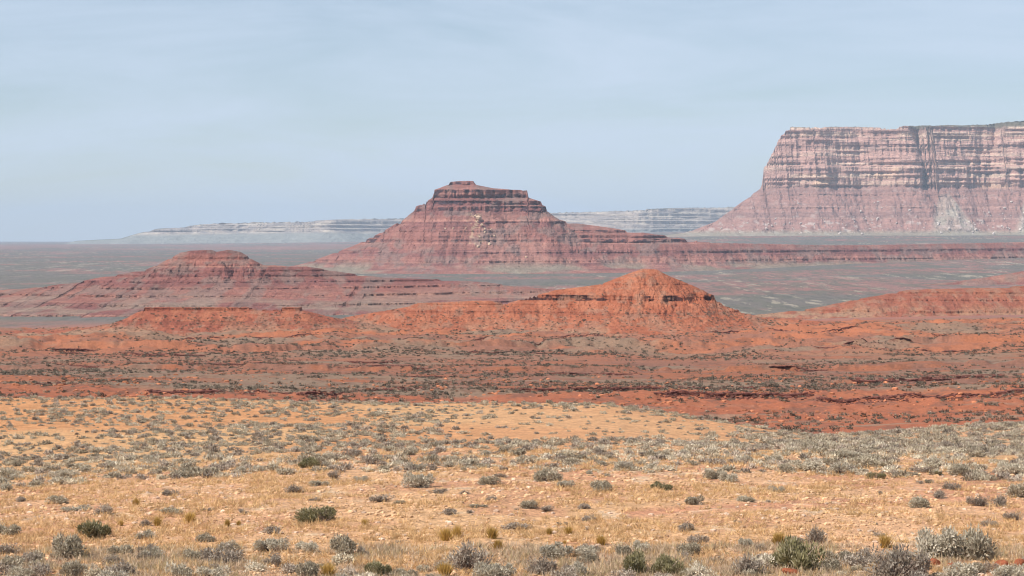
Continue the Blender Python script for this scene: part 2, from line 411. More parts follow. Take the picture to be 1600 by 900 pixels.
def profile(D, rows, m_per_px):
    """rows: (image row at crest distance, horizontal run in px-equivalents since the previous row)"""
    q = 0; r = []
    for py, run in rows:
        q += run*m_per_px; r.append((Zp(py, D), q))
    return r
def bandn(z, lam, seed, x=0, y=0):
    return fbm(z/lam, np.zeros_like(z)+seed*7.7 + x, seed, 4, .65)

# central butte ------------------------------------------------------
Dc = 3500.0
def col_butte(X, Y, Z, q, st):
    wz = Z + 3*(fbm(X/120, Y/120, 7)-.5)
    b = bandn(wz, 9, 3); b2 = bandn(wz, 2.6, 5)
    c = mixc(np.broadcast_to(C3(.26, .112, .09), Z.shape+(3,)), C3(.19, .078, .07), sm(.46, .64, b))
    c = mixc(c, C3(.44, .215, .165), sm(.58, .72, b2)*.65)
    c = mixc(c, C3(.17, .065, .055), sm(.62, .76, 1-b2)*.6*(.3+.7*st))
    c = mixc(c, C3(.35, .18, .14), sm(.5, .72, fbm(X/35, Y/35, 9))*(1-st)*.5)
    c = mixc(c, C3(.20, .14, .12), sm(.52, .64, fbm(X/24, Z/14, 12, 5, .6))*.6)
    c = mixc(c, C3(.05, .026, .032), sm(.55, .62, fbm(X/9, Z/6, 17, 3))*sm(.15, .6, st)*.95)  # near-black dashes on steep beds: varnish, with shade of pits put into the colour
    # pale rock-fall streak down the middle
    xs = (740-800)/FP*Dc + (Zp(330, Dc)-Z)*(.10)
    f = np.exp(-((X-xs-10*(fbm(Z/15, Z*0, 2)-.5))/(10+.15*np.abs(Z-Zp(345, Dc))))**2)*sm(Zp(395, Dc), Zp(370, Dc), Z)*(1-sm(Zp(338, Dc), Zp(330, Dc), Z))
    c = mixc(c, C3(.60, .44, .27), np.clip(f*sm(.56, .70, fbm(X/4, Z/3.5, 33, 3))*.5, 0, 1))
    c = mixc(c, C3(.23, .20, .15), sm(-25, -42, Z)*sm(.4, .6, fbm(X/60, Y/90, 14))*.8)
    return c
pc = profile(Dc, [(282, 0), (283, 2), (289, 2.5), (297, 22), (309, 1.5), (314.5, 11), (320, 1.0), (323, 8), (330, 1.0),
                  (346, 25), (349, .6), (360, 19), (363, .6), (368, 9), (371, .5), (374, 6), (378, .6), (392, 28), (395, .6), (406, 24), (409, .6),
                  (416, 26), (430, 110), (450, 120)], 1.0)
sil_c = [(300, 446), (380, 430), (430, 421), (480, 411), (520, 396), (560, 381), (600, 361), (625, 346), (645, 335), (652, 330), (653, 323), (662, 316),
         (677, 309.5), (680, 296.7), (700, 289), (705, 282.7), (741, 282.7), (745, 288.9), (770, 294), (800, 296.4), (824, 296.7), (826.5, 309),
         (845, 315), (848, 329), (870, 341), (890, 348), (930, 352), (980, 360), (1040, 368), (1080, 375), (1110, 379),
         (1200, 381), (1300, 383), (1400, 382), (1500, 380), (1600, 378), (1750, 379), (2000, 381)]
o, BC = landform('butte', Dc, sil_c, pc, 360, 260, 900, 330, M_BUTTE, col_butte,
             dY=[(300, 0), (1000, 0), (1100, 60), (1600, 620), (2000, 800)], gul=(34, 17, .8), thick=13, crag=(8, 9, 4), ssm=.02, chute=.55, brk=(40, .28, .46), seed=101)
tag(o, 'tall stepped red butte with a small flat knob on top, in the middle', 'butte', None, 'structure')

# left butte ----------------------------------------------------------
Dl = 1800.0
def col_left(X, Y, Z, q, st):
    wz = Z + 1.5*(fbm(X/60, Y/60, 7)-.5)
    b = bandn(wz, 5, 13); b2 = bandn(wz, 1.3, 15)
    c = mixc(np.broadcast_to(C3(.27, .108, .082), Z.shape+(3,)), C3(.20, .078, .066), sm(.45, .62, b))
    c = mixc(c, C3(.45, .22, .15), sm(.58, .72, b2)*.55)
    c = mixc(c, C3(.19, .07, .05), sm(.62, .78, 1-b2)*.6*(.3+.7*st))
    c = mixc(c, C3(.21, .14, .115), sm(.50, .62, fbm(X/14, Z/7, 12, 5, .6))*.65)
    c = mixc(c, C3(.05, .026, .03), sm(.55, .62, fbm(X/6, Z/4, 17, 3))*sm(.15, .6, st)*.95)  # blackish flecks on the ledges: rock varnish plus painted-in pit shade
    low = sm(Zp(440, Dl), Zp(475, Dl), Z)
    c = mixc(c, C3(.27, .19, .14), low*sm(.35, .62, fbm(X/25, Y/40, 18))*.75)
    return c
pl = profile(Dl, [(386, 0), (388, 3), (391, 5), (401, 13), (404.5, .8), (413, 16), (415, .8), (421, 15), (424, .8), (429, 12), (432, .8),
                  (438, 34), (441, .8), (446, 60), (449, .8), (455, 85), (458, .8), (465, 130), (467.5, .8), (474, 150), (476, .8), (484, 170), (500, 160), (560, 150)], Dl/FP)
sil_l = [(-700, 490), (-250, 480), (-100, 476), (0, 468), (40, 456), (70, 448), (150, 443), (160, 433), (230, 421), (250, 413), (268, 403), (285, 394),
         (300, 391), (330, 390), (340, 393), (358, 390), (375, 393), (392, 403), (400, 412), (450, 416), (480, 416), (520, 423),
         (600, 434), (690, 436), (725, 437), (740, 444), (790, 448), (830, 458), (900, 475), (1000, 492)]
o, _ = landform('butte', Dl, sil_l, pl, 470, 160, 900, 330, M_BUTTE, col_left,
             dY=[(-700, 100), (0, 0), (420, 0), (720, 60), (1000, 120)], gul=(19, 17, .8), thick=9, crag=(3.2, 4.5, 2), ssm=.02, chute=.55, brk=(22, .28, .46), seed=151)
tag(o, 'low purple red butte with two rounded knobs and long banded shoulders, on the left', 'butte', None, 'structure')

# the big mesa on the right --------------------------------------------
Dm = 8000.0
def col_mesa(X, Y, Z, q, st):
    wz = Z + 7*(fbm(X/420, Y/420, 7)-.5)
    pyz = HZ-(Z-CZ)/Dm*FP; PXm = X/Dm*FP+800
    b = bandn(wz, 20, 23); b2 = bandn(wz, 7, 25)
    up = np.broadcast_to(C3(.45, .265, .215), Z.shape+(3,))
    up = mixc(up, C3(.60, .43, .32), sm(.50, .60, b2)*sm(.35, .6, fbm(X/130, Z/25, 22, 4, .6)))
    up = mixc(up, C3(.27, .15, .125), sm(.58, .70, 1-b)*.4)
    up = mixc(up, C3(.62, .41, .27), sm(.55, .7, fbm(X/110, Z/60, 27))*sm(258, 266, pyz)*.9)
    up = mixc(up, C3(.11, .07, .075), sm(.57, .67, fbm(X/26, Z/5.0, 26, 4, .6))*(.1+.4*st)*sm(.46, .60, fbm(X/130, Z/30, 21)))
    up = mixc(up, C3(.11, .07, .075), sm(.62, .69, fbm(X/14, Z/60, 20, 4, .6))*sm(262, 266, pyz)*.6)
    lo = np.broadcast_to(C3(.31, .165, .135), Z.shape+(3,))
    lo = mixc(lo, C3(.24, .135, .115), sm(.5, .65, b)*.8)
    lo = mixc(lo, C3(.40, .25, .20), sm(.58, .7, b2)*.5)
    for cx, wd in ((1465, 34), (1600, 40), (1740, 36)):
        k = (pyz-300)/66
        f = 1-sm(.8, 1.15, np.abs(PXm-cx)/(6+wd*np.clip(k, 0, 1.3)))
        lo = mixc(lo, C3(.37, .31, .25), f*sm(-.02, .25, k)*(.6+.4*sm(.4, .6, fbm(X/40, Z/30, 29))))
    lo = mixc(lo, C3(.42, .32, .28), sm(.68, .74, fbm(X/16, Z/11, 34, 2))*(.25+.75*sm(325, 360, pyz)))
    lo = mixc(lo, C3(.27, .25, .19), sm(357, 366, pyz)*.8)
    c = mixc(up, lo, sm(288, 297, pyz+5*(fbm(X/60, Z*0, 28)-.5)))
    c = mixc(c, C3(.10, .095, .06), (1-sm(197, 201, pyz+6*(fbm(X/50, Y/50, 31)-.5)))*.9)
    return c
rows = [(180, 0), (199, 9)]
py = 199; rr = random.Random(5)
while py < 256:
    a = rr.uniform(2.2, 5.5); b_ = rr.uniform(.6, 2.2)
    rows += [(py+a, .25), (py+a+b_, (a+b_)*.44)]; py += a+b_
rows += [(262, 3.5), (277, .6), (278, 1.4), (293, .9), (305, 16), (307, .4), (325, 25), (327, .4), (350, 33), (364, 26), (372, 70), (385, 120)]
pm = profile(Dm, rows, Dm/FP)
sil_m = [(1025, 374), (1058, 367), (1082, 360), (1118, 346), (1138, 332), (1160, 315), (1190, 296), (1199, 291), (1201, 262), (1207, 240), (1220, 212), (1229, 203), (1237, 197),
         (1260, 198), (1330, 197), (1400, 199), (1410, 196), (1470, 195), (1540, 194), (1570, 190), (1600, 188), (1700, 187), (2200, 185)]
o, BM = landform('mesa', Dm, sil_m, pm, 760, 500, 820, 420, M_MESA, col_mesa, plateau=True,
             dY=[(1025, 0), (1232, 0), (1280, -30), (1340, 20), (1395, -30), (1418, -50), (1428, 190), (1438, 190), (1448, -30), (1540, 30), (1556, 90), (1568, 0), (1700, -50), (2200, 0)],
             gul=(110, 42, 1.1), ssm=.007, chute=.35, crag=(19, 20, 8), brk=(150, .22, .42), kyb=.04, seed=201, ny=320)
tag(o, 'huge flat topped sandstone mesa with banded cliffs over a talus skirt, on the right', 'mesa', None, 'structure')

# the pale mesa along the horizon ---------------------------------------
Df = 14000.0
def col_far(X, Y, Z, q, st):
    wz = Z + 14*(fbm(X/700, Y/700, 7)-.5)
    b = bandn(wz, 20, 43)
    pyz = HZ-(Z-CZ)/Df*FP
    rel = Z - np.interp(X/Df*FP+800, [0, 400, 900, 1140], [Zp(374, Df), Zp(368, Df), Zp(362, Df), Zp(358, Df)])
    c = mixc(np.broadcast_to(C3(.36, .29, .24), Z.shape+(3,)), C3(.24, .20, .18), sm(.44, .58, fbm(X/60, Z/12, 45, 5, .75)))
    c = mixc(c, C3(.50, .42, .33), sm(.52, .64, fbm(X/110, Z/9, 46, 5, .7))*.8)
    c = mixc(c, C3(.23, .225, .20), 1-sm(0, 20, rel+12*(fbm(X/300, Z*0, 47)-.5)))
    c = mixc(c, C3(.14, .14, .11), sm(-9, -1, Z-SILF(X))*.8)
    return c
sil_f = [(120, 376), (160, 374), (195, 372), (210, 366), (240, 358), (300, 352), (330, 348), (400, 346), (480, 345), (560, 341), (640, 340), (750, 336), (860, 331), (960, 328),
         (1060, 324), (1130, 322), (1180, 322), (1500, 321), (2100, 320)]
def SILF(X): return np.interp(X/Df*FP+800, [p[0] for p in sil_f], [Zp(p[1], Df) for p in sil_f])
pf = profile(Df, [(316, 0), (320, 3), (324, 1), (326, 5), (331, 1), (333, 6), (337, 1), (339, 6), (343, 1), (345, 7), (350, 1), (352, 8), (356, 1), (358, 9), (362, 1.5), (375, 40), (390, 60)], Df/FP)
o, _ = landform('mesa', Df, sil_f, pf, 700, 900, 800, 130, M_MESA, col_far, plateau=True,
             dY=[(120, 0), (400, 0), (520, -300), (640, 300), (860, 500), (1000, 0), (1130, 400), (2100, 400)], gul=(260, 130, .9), crag=(30, 60, 16), brk=(400, .25, .45), kyb=.04, seed=251, ny=200)
tag(o, 'long low whitish mesa spread along the horizon, faded by distance', 'mesa', None, 'structure')

# red hills of the middle distance ----------------------------------------
def col_hill(D, base, dark, lite, z0, z1, seed):
    base, dark, lite = C3(*base), C3(*dark), C3(*lite)
    def f(X, Y, Z, q, st):
        b = bandn(Z+.6*(fbm(X/20, Y/20, seed)-.5), 1.7, seed+2)
        c = mixc(np.broadcast_to(base, Z.shape+(3,)), lite, sm(.42, .68, fbm(X/6, Y/11, seed+3, 4, .6))*.7)
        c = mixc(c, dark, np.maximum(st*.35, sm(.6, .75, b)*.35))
        c = mixc(c, C3(.045, .02, .02), sm(.42, .52, fbm(X/2.2, Z/1.5, seed+6, 3))*sm(.3, .7, st)*.92)  # shade under overhanging beds, painted near-black where the profile is steep
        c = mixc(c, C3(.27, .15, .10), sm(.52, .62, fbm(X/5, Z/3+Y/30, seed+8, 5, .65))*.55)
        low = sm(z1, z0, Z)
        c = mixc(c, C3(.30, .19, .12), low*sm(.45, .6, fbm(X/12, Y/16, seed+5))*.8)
        return c
    return f
Dh = 900.0
ph = profile(Dh, [(416, 0), (420, 10), (436, 30), (443, 13), (444.6, .5), (455, 23), (460.5, 12), (468, 1.3), (474, 16), (475.6, .6), (485, 22), (486.5, .6), (500, 40), (512, 60), (530, 110), (570, 120)], Dh/FP)
HB = []
o, _ = landform('hill', Dh, [(480, 520), (540, 496), (580, 489), (640, 479), (650, 474), (690, 472), (740, 470), (765, 470), (790, 475), (830, 463), (870, 453), (940, 444), (985, 426), (1003, 420),
               (1025, 421), (1045, 431), (1080, 445), (1110, 460), (1113, 468), (1130, 480), (1150, 490), (1200, 497), (1300, 503), (1420, 508), (1550, 520)], ph, 75, 60, 1000, 230, M_HILL,
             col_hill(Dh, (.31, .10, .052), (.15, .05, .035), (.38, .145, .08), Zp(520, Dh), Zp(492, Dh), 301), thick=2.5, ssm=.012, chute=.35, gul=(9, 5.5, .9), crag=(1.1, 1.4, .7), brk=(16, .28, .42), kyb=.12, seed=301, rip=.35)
HB.append(_); tag(o, 'bright orange red clay hill with a rounded peak and dark ledge near its right end', 'hill', None, 'structure')
Dg = 850.0
pg = profile(Dg, [(474, 0), (480.2, 12), (485, .8), (488, 11), (500, 24), (512, 50), (526, 90), (560, 120)], Dg/FP)
o, _ = landform('hill', Dg, [(-200, 530), (0, 518), (100, 514), (190, 508), (205, 496), (227, 484.5), (229, 480), (300, 479.5), (392, 480), (397, 483), (438, 483), (443, 479.5), (470, 479.6), (474, 485), (488, 488), (510, 494), (560, 503), (660, 520)],
             pg, 50, 50, 700, 170, M_HILL, col_hill(Dg, (.27, .085, .05), (.11, .03, .022), (.35, .13, .07), Zp(520, Dg), Zp(497, Dg), 331), thick=5, ssm=.01, gul=(9, 5, 1.0), crag=(.9, 1.4, .6), brk=(40, .2, .42), kyb=.12, seed=331, rip=.3)
HB.append(_); tag(o, 'low flat topped red hill with a thin dark caprock, left of the orange peak', 'hill', None, 'structure')
De = 1250.0
pe = profile(De, [(425, 0), (440, 40), (447, 30), (449.5, .8), (456, 24), (458.5, .8), (467, 26), (469, .8), (478, 30), (483, 18), (486, .8), (494, 40), (520, 150)], De/FP)
o, _ = landform('hill', De, [(1090, 500), (1200, 490), (1250, 484), (1290, 478), (1330, 469), (1380, 460), (1420, 452.5), (1500, 450), (1600, 446), (1750, 442), (2200, 444)],
             pe, 110, 90, 700, 180, M_HILL, col_hill(De, (.25, .085, .053), (.11, .038, .03), (.32, .125, .07), Zp(496, De), Zp(470, De), 361), ssm=.012, gul=(12, 8, .9), crag=(1.0, 2, 1), brk=(50, .3, .48), kyb=.1, seed=361, rip=.5)
HB.append(_); tag(o, 'broad low red hill with one long dark ledge, at the right edge', 'hill', None, 'structure')
Dp = 2400.0
pp = profile(Dp, [(415, 0), (430, 40), (444, 40), (449, 14), (452, .8), (458, 12), (461, .8), (468, 30), (490, 110)], Dp/FP)
o, _ = landform('ridge', Dp, [(1000, 476), (1110, 461), (1150, 454), (1200, 452), (1260, 455), (1300, 452), (1400, 448), (1500, 439), (1560, 430), (1600, 423), (1700, 418), (2200, 416)],
             pp, 140, 120, 600, 130, M_BUTTE, col_left, gul=(24, 10, .8), crag=(1.8, 5, 3), brk=(50, .3, .5), seed=391)
tag(o, 'faint purple ridge low on the plain behind the right hill', 'ridge', None, 'structure')
del o

# ------------------------------------------------------------------ rock ledges in the red bank and on the hill foot
M_ROCK = attr_material('dark_red_ledge_rock', layers=[(.8, .8, 1.6, .7, 1.25, None)], bumps=[(1.2, 1.2, 2, .3, .8)])
def ledge(pts, hpx, seed, label):
    r = np.random.default_rng(seed)
    f_ = ledge_line(pts, seed); p0, p1 = pts[0][0], pts[-1][0]; n = int((p1-p0)/1.6)+2
    px = np.linspace(p0, p1, n); y, k, Dm_ = f_(px); x = (px-800)/FP*y
    zt = gz(x, y+1.2); H = hpx*Dm_/FP*.8*k; hh = H*(.55+.5*vn(x/1.3, x*0, seed+3))+.04
    ov = .25+hh*(.3+.5*vn(x/.9, x*0, seed+4))
    # cross-section, near to far: foot inside the cut, undercut, lip underside, lip edge, top, back
    rowsv = [(.35+0*ov, zt-H-.5), (.3+0*ov, zt-hh), (-.35*ov, zt-hh*.75), (-ov, zt-hh*.6), (-ov*1.05, zt-.02), (.3+0*ov, zt+.07), (1.6+0*ov, zt-.15)]
    z = zt-H
    V = np.stack([np.stack([x, y+dy, zz], -1) for dy, zz in rowsv], 1)
    V += r.normal(0, .03, V.shape)
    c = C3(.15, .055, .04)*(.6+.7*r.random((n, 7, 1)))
    V = V.reshape(-1, 3); c = c.reshape(-1, 3); F = grid_faces(n, 7)
    nb = int(n*2.4); i = r.integers(0, n, nb)                     # the broken blocks of the same bed
    i = i[r.random(nb) < k[i]*.9+.1]; nb = len(i)
    sz = hpx*Dm_/FP*r.uniform(.12, .45, nb)[:, None]
    cen = np.stack([x[i]+r.normal(size=nb)*.5, y[i]-r.uniform(-1.0, 9.0, nb)*r.random(nb), 0*y[i]], 1); cen[:, 2] = gz(cen[:, 0], cen[:, 1])+sz[:, 0]*.3
    cube = np.array([[a, b, d] for a in (-1, 1) for b in (-1, 1) for d in (-1, 1)], float)
    bl = cen[:, None, :]+(cube[None]*r.uniform(.45, 1, (nb, 8, 3)))*sz[:, None, :]*np.array([1.1, .8, .55])
    cf = np.array([[0, 1, 3, 2], [4, 6, 7, 5], [0, 4, 5, 1], [2, 3, 7, 6], [1, 5, 7, 3], [0, 2, 6, 4]])
    F = np.concatenate([F, (cf[None]+(np.arange(nb)*8)[:, None, None]).reshape(-1, 4)+len(V)])
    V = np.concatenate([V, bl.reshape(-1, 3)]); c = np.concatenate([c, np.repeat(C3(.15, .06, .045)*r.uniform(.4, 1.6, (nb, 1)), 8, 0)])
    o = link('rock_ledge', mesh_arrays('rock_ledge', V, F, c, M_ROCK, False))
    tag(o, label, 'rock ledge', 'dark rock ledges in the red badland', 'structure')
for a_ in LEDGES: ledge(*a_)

# ------------------------------------------------------------------ boulders
def rock_mesh(name, mat, colr, seed, flat=.7, sub=2):
    import bmesh
    bm = bmesh.new(); bmesh.ops.create_icosphere(bm, subdivisions=sub, radius=1)
    r = np.random.default_rng(seed); k = r.normal(size=(9, 3)); k /= np.linalg.norm(k, axis=1)[:, None]; dd = r.uniform(.62, .95, 9)
    for v in bm.verts:
        p = np.array(v.co)
        for kk_, d_ in zip(k, dd):
            s_ = p@kk_
            if s_ > d_: p = p-(s_-d_)*kk_*.95
        v.co = p*(1, .8, flat)
    me = bpy.data.meshes.new(name); bm.to_mesh(me); bm.free()
    a = me.color_attributes.new('Col', 'FLOAT_COLOR', 'POINT')
    for i in range(len(me.vertices)):
        q = 1+r.uniform(-.12, .12); a.data[i].color = (colr[0]*q, colr[1]*q, colr[2]*q, 1)
    me.materials.append(mat); return me
M_STONE = attr_material('weathered_stone', layers=[(6, 6, 6, .75, 1.25, None)], bumps=[(7, 7, 7, .08, .9)])
red_rocks = [rock_mesh('red_rock', M_STONE, (.40, .125, .06), 10+i, .75, 3) for i in range(3)]
for i, (px, py, wp, lab) in enumerate([
    (1458, 886, 27, 'red boulder in front of the two large grey sagebrushes, casting a dark hollow'),
    (1487, 889, 20, 'small red rock just right of the red boulder under the sagebrush'),
    (1564, 888, 26, 'pointed red rock near the right edge beside the big sagebrush'),
    (1592, 884, 22, 'red rock cut by the right edge of the view'),
    (1300, 890, 30, 'flat red rock in front of the bright green shrub'),
    (1236, 899, 32, 'low red rock at the bottom edge below the bright green shrub')]):
    x, y, z = at(px, py); s = wp*y/FP/2
    o = link('boulder', red_rocks[i % 3]); o.location = (x, y, z+.25*s); o.scale = (s, s, s*(.6 if i > 3 else .85)); o.rotation_euler = (.3*(i % 2), .2, i*1.3)
    tag(o, lab, 'boulder', 'red rocks at the bottom right')
pale_rocks = [rock_mesh('pale_rock', M_STONE, (.50, .36, .25), 30+i, .8, 1) for i in range(3)]
def on_form(B, px, py, D):
    """front surface point of a landform seen at this place"""
    X, V = B
    best = None
    j = int(np.clip(np.searchsorted(X, (px-800)/FP*D), 0, len(X)-1))
    pr = HZ-(V[j, :, 2]-CZ)/V[j, :, 1]*FP
    k = int(np.argmin(np.abs(pr-py)+(V[j, :, 1] > D+20)*1e3))
    return V[j, k]
for i, (px, py, s) in enumerate([(749, 342, 8.5), (744, 338, 4), (752, 352, 4), (757, 358, 3.5), (738, 361, 3.5), (768, 359, 3), (757, 363, 3.2), (773, 369, 3.2), (750, 371, 3.2),
                                (748, 386, 4.5), (765, 382, 4), (697, 358, 2.6), (709, 357, 2.4), (728, 357, 2.4), (745, 347, 3), (821, 402, 3)]):
    p = on_form(BC, px, py, Dc); o = link('boulder', pale_rocks[i % 3]); s *= .8
    o.location = p+np.array([0, -s*.3, s*.2]); o.scale = (s, s, s*.9); o.rotation_euler = (.2, .1*i, i*1.7)
    tag(o, 'largest cream block in the rock fall on the central butte' if i == 0 else 'pale fallen block on the slope of the central butte', 'boulder', None if i == 0 else 'pale blocks on the central butte')
white_rocks = [rock_mesh('grey_rock', M_STONE, (.52, .44, .39), 40+i, .8, 1) for i in range(3)]
for i in range(190):
    px = 1110+rng.random()**.8*520; top = np.interp(px, [1110, 1190, 1300], [352, 312, 300]); py = top+(366-top)*rng.random()**.45
    if (px-1110) < 80 and rng.random() < .5: continue
    p = on_form(BM, px, py, Dm); s = 2.5+5.0*rng.random()**3; o = link('boulder', white_rocks[i % 3])
    o.location = p+np.array([0, -s*.3, s*.2]); o.scale = (s*1.2, s, s*.8); o.rotation_euler = (rng.random(), rng.random(), i*1.7)
    tag(o, 'pale fallen block on the talus skirt of the big mesa', 'boulder', 'pale blocks below the big mesa')

# ------------------------------------------------------------------ plants
def leaf_mat(name, rough=.8, tr=.25):
    m = bpy.data.materials.new(name); m.use_nodes = True
    nt = m.node_tree; nt.nodes.clear()
    o = N(nt, 'ShaderNodeOutputMaterial'); a = N(nt, 'ShaderNodeVertexColor', layer_name='Col')
    oi = N(nt, 'ShaderNodeObjectInfo'); mr = N(nt, 'ShaderNodeMapRange'); mr.inputs[3].default_value = .82; mr.inputs[4].default_value = 1.15
    vm = N(nt, 'ShaderNodeVectorMath', operation='SCALE')
    nt.links.new(oi.outputs['Random'], mr.inputs[0]); nt.links.new(a.outputs[0], vm.inputs[0]); nt.links.new(mr.outputs[0], vm.inputs['Scale'])
    d = N(nt, 'ShaderNodeBsdfDiffuse'); t = N(nt, 'ShaderNodeBsdfTranslucent'); x = N(nt, 'ShaderNodeMixShader'); x.inputs[0].default_value = tr
    nt.links.new(vm.outputs[0], d.inputs[0]); nt.links.new(vm.outputs[0], t.inputs[0])
    nt.links.new(d.outputs[0], x.inputs[1]); nt.links.new(t.outputs[0], x.inputs[2]); nt.links.new(x.outputs[0], o.inputs[0])
    return m
M_LEAF = leaf_mat('shrub_leaves'); M_TWIG = leaf_mat('shrub_twigs', tr=0.0); M_STRAW = leaf_mat('dry_grass_blades', tr=.3)
def tri_cards(P, Dr, L, W, r):
    """thin pointed leaf triangles at P, direction Dr, length L, width W"""
    n = len(P); sd = np.cross(Dr, r.normal(size=(n, 3))); sd /= np.linalg.norm(sd, axis=1)[:, None]+1e-9
    V = np.stack([P-sd*W[:, None]/2, P+sd*W[:, None]/2, P+Dr*L[:, None]], 1).reshape(-1, 3)
    return V, np.arange(3*n).reshape(-1, 3)
def unit(v): return v/(np.linalg.norm(v, axis=1)[:, None]+1e-9)
def shrub_arrays(seed, nl, nt_, ls, hgt, pal, lobes=9, up=.35, hollow=.35):
    """a shrub 1 wide, hgt tall: several rounded lobes of leaves on fans of twigs"""
    r = np.random.default_rng(seed)
    la = r.uniform(0, 2*np.pi, lobes); lr = .40*r.random(lobes)**.6
    LC = np.stack([np.cos(la)*lr, np.sin(la)*lr*.9, hgt*r.uniform(.12, .46, lobes)], 1); LR = r.uniform(.07, .21, lobes)
    k = r.integers(0, lobes, nl); d = unit(r.normal(size=(nl, 3))); rad = (hollow+(1-hollow)*r.random(nl)**.6)
    rad *= 1+.22*r.normal(size=nl)*(r.random(nl) < .35)
    P = LC[k]+d*(LR[k]*rad)[:, None]*np.array([1.05, 1.05, 1.15*hgt/.6])
    P[:, 2] = np.abs(P[:, 2])*.98+.01
    Dr = unit(d+np.array([0, 0, up])+.5*r.normal(size=(nl, 3)))
    V, F = tri_cards(P, Dr, ls*r.uniform(.6, 1.5, nl), ls*r.uniform(.35, .7, nl), r)
    c = np.array(pal, float)[r.integers(0, len(pal), nl)]*r.uniform(.8, 1.2, (nl, 1))
    c = np.repeat(c, 3, 0)
    # twigs
    B = r.normal(size=(nt_, 3))*.035; B[:, 2] = 0
    k = r.integers(0, lobes, nt_); E = LC[k]+unit(r.normal(size=(nt_, 3)))*(LR[k]*r.uniform(.5, 1.7, nt_))[:, None]; E[:, 2] = np.abs(E[:, 2])+.02
    dd = E-B; L = np.linalg.norm(dd, axis=1)
    V2, F2 = tri_cards(B, unit(dd), L, np.full(nt_, .022), r)
    c2 = np.repeat(np.array([[.20, .145, .115]])*r.uniform(.5, 2.0, (nt_, 1)), 3, 0)
    return (V, F, c), (V2, F2, c2)
PAL_SAGE = [(.42, .355, .255), (.48, .41, .30), (.36, .30, .21), (.24, .19, .135), (.56, .485, .37)]
PAL_DARK = [(.28, .22, .17), (.34, .28, .22), (.20, .16, .125), (.42, .36, .29)]
PAL_PALE = [(.50, .43, .32), (.56, .49, .38), (.40, .34, .25), (.64, .56, .44)]
PAL_SAGE, PAL_DARK, PAL_PALE = [[tuple(min(.72, v*m_) for v in c_) for c_ in P_] for P_, m_ in ((PAL_SAGE, 1.08), (PAL_DARK, 1.2), (PAL_PALE, 0.98))]
PAL_GREEN = [(.24, .21, .10), (.30, .26, .135), (.18, .155, .08), (.40, .35, .22)]
def both(name, ab):
    (V, F, c), (V2, F2, c2) = ab
    return mesh_arrays(name+'_foliage', V, F, c, M_LEAF), mesh_arrays(name+'_stems', V2, F2, c2, M_TWIG)
def merged(name, ab):
    (V, F, c), (V2, F2, c2) = ab
    return mesh_arrays(name, np.concatenate([V, V2]), np.concatenate([F, F2+len(V)]), np.concatenate([c, c2]), M_LEAF)
KIN = {
 'S': [both('sagebrush', shrub_arrays(500+i, 2600, 130, .062, .62, PAL_SAGE)) for i in range(4)],
 'D': [both('sagebrush_dark', shrub_arrays(520+i, 1500, 260, .055, .60, PAL_DARK, hollow=.3)) for i in range(3)],
 'P': [both('sagebrush_pale', shrub_arrays(540+i, 2400, 130, .06, .60, PAL_PALE)) for i in range(3)],
 'G': [both('green_shrub', shrub_arrays(560+i, 4200, 160, .052, .55, PAL_GREEN, up=1.2)) for i in range(3)],
}
SMALL = {
 'S': [merged('sagebrush_small', shrub_arrays(600+i, 800, 60, .10, .50, PAL_SAGE)) for i in range(4)],
 'D': [merged('sagebrush_small_dark', shrub_arrays(620+i, 500, 110, .09, .48, PAL_DARK, hollow=.3)) for i in range(3)],
 'P': [merged('sagebrush_small_pale', shrub_arrays(640+i, 800, 60, .10, .50, PAL_PALE)) for i in range(3)],
}
def put(o, px, py, wp, r, hs=1.0):
    x, y, z = at(px, py); s = wp*y/FP
    o.location = (x, y, z-.02*s); o.scale = (s, s*.85, s*hs); o.rotation_euler = (0, 0, r.uniform(0, 6.28))
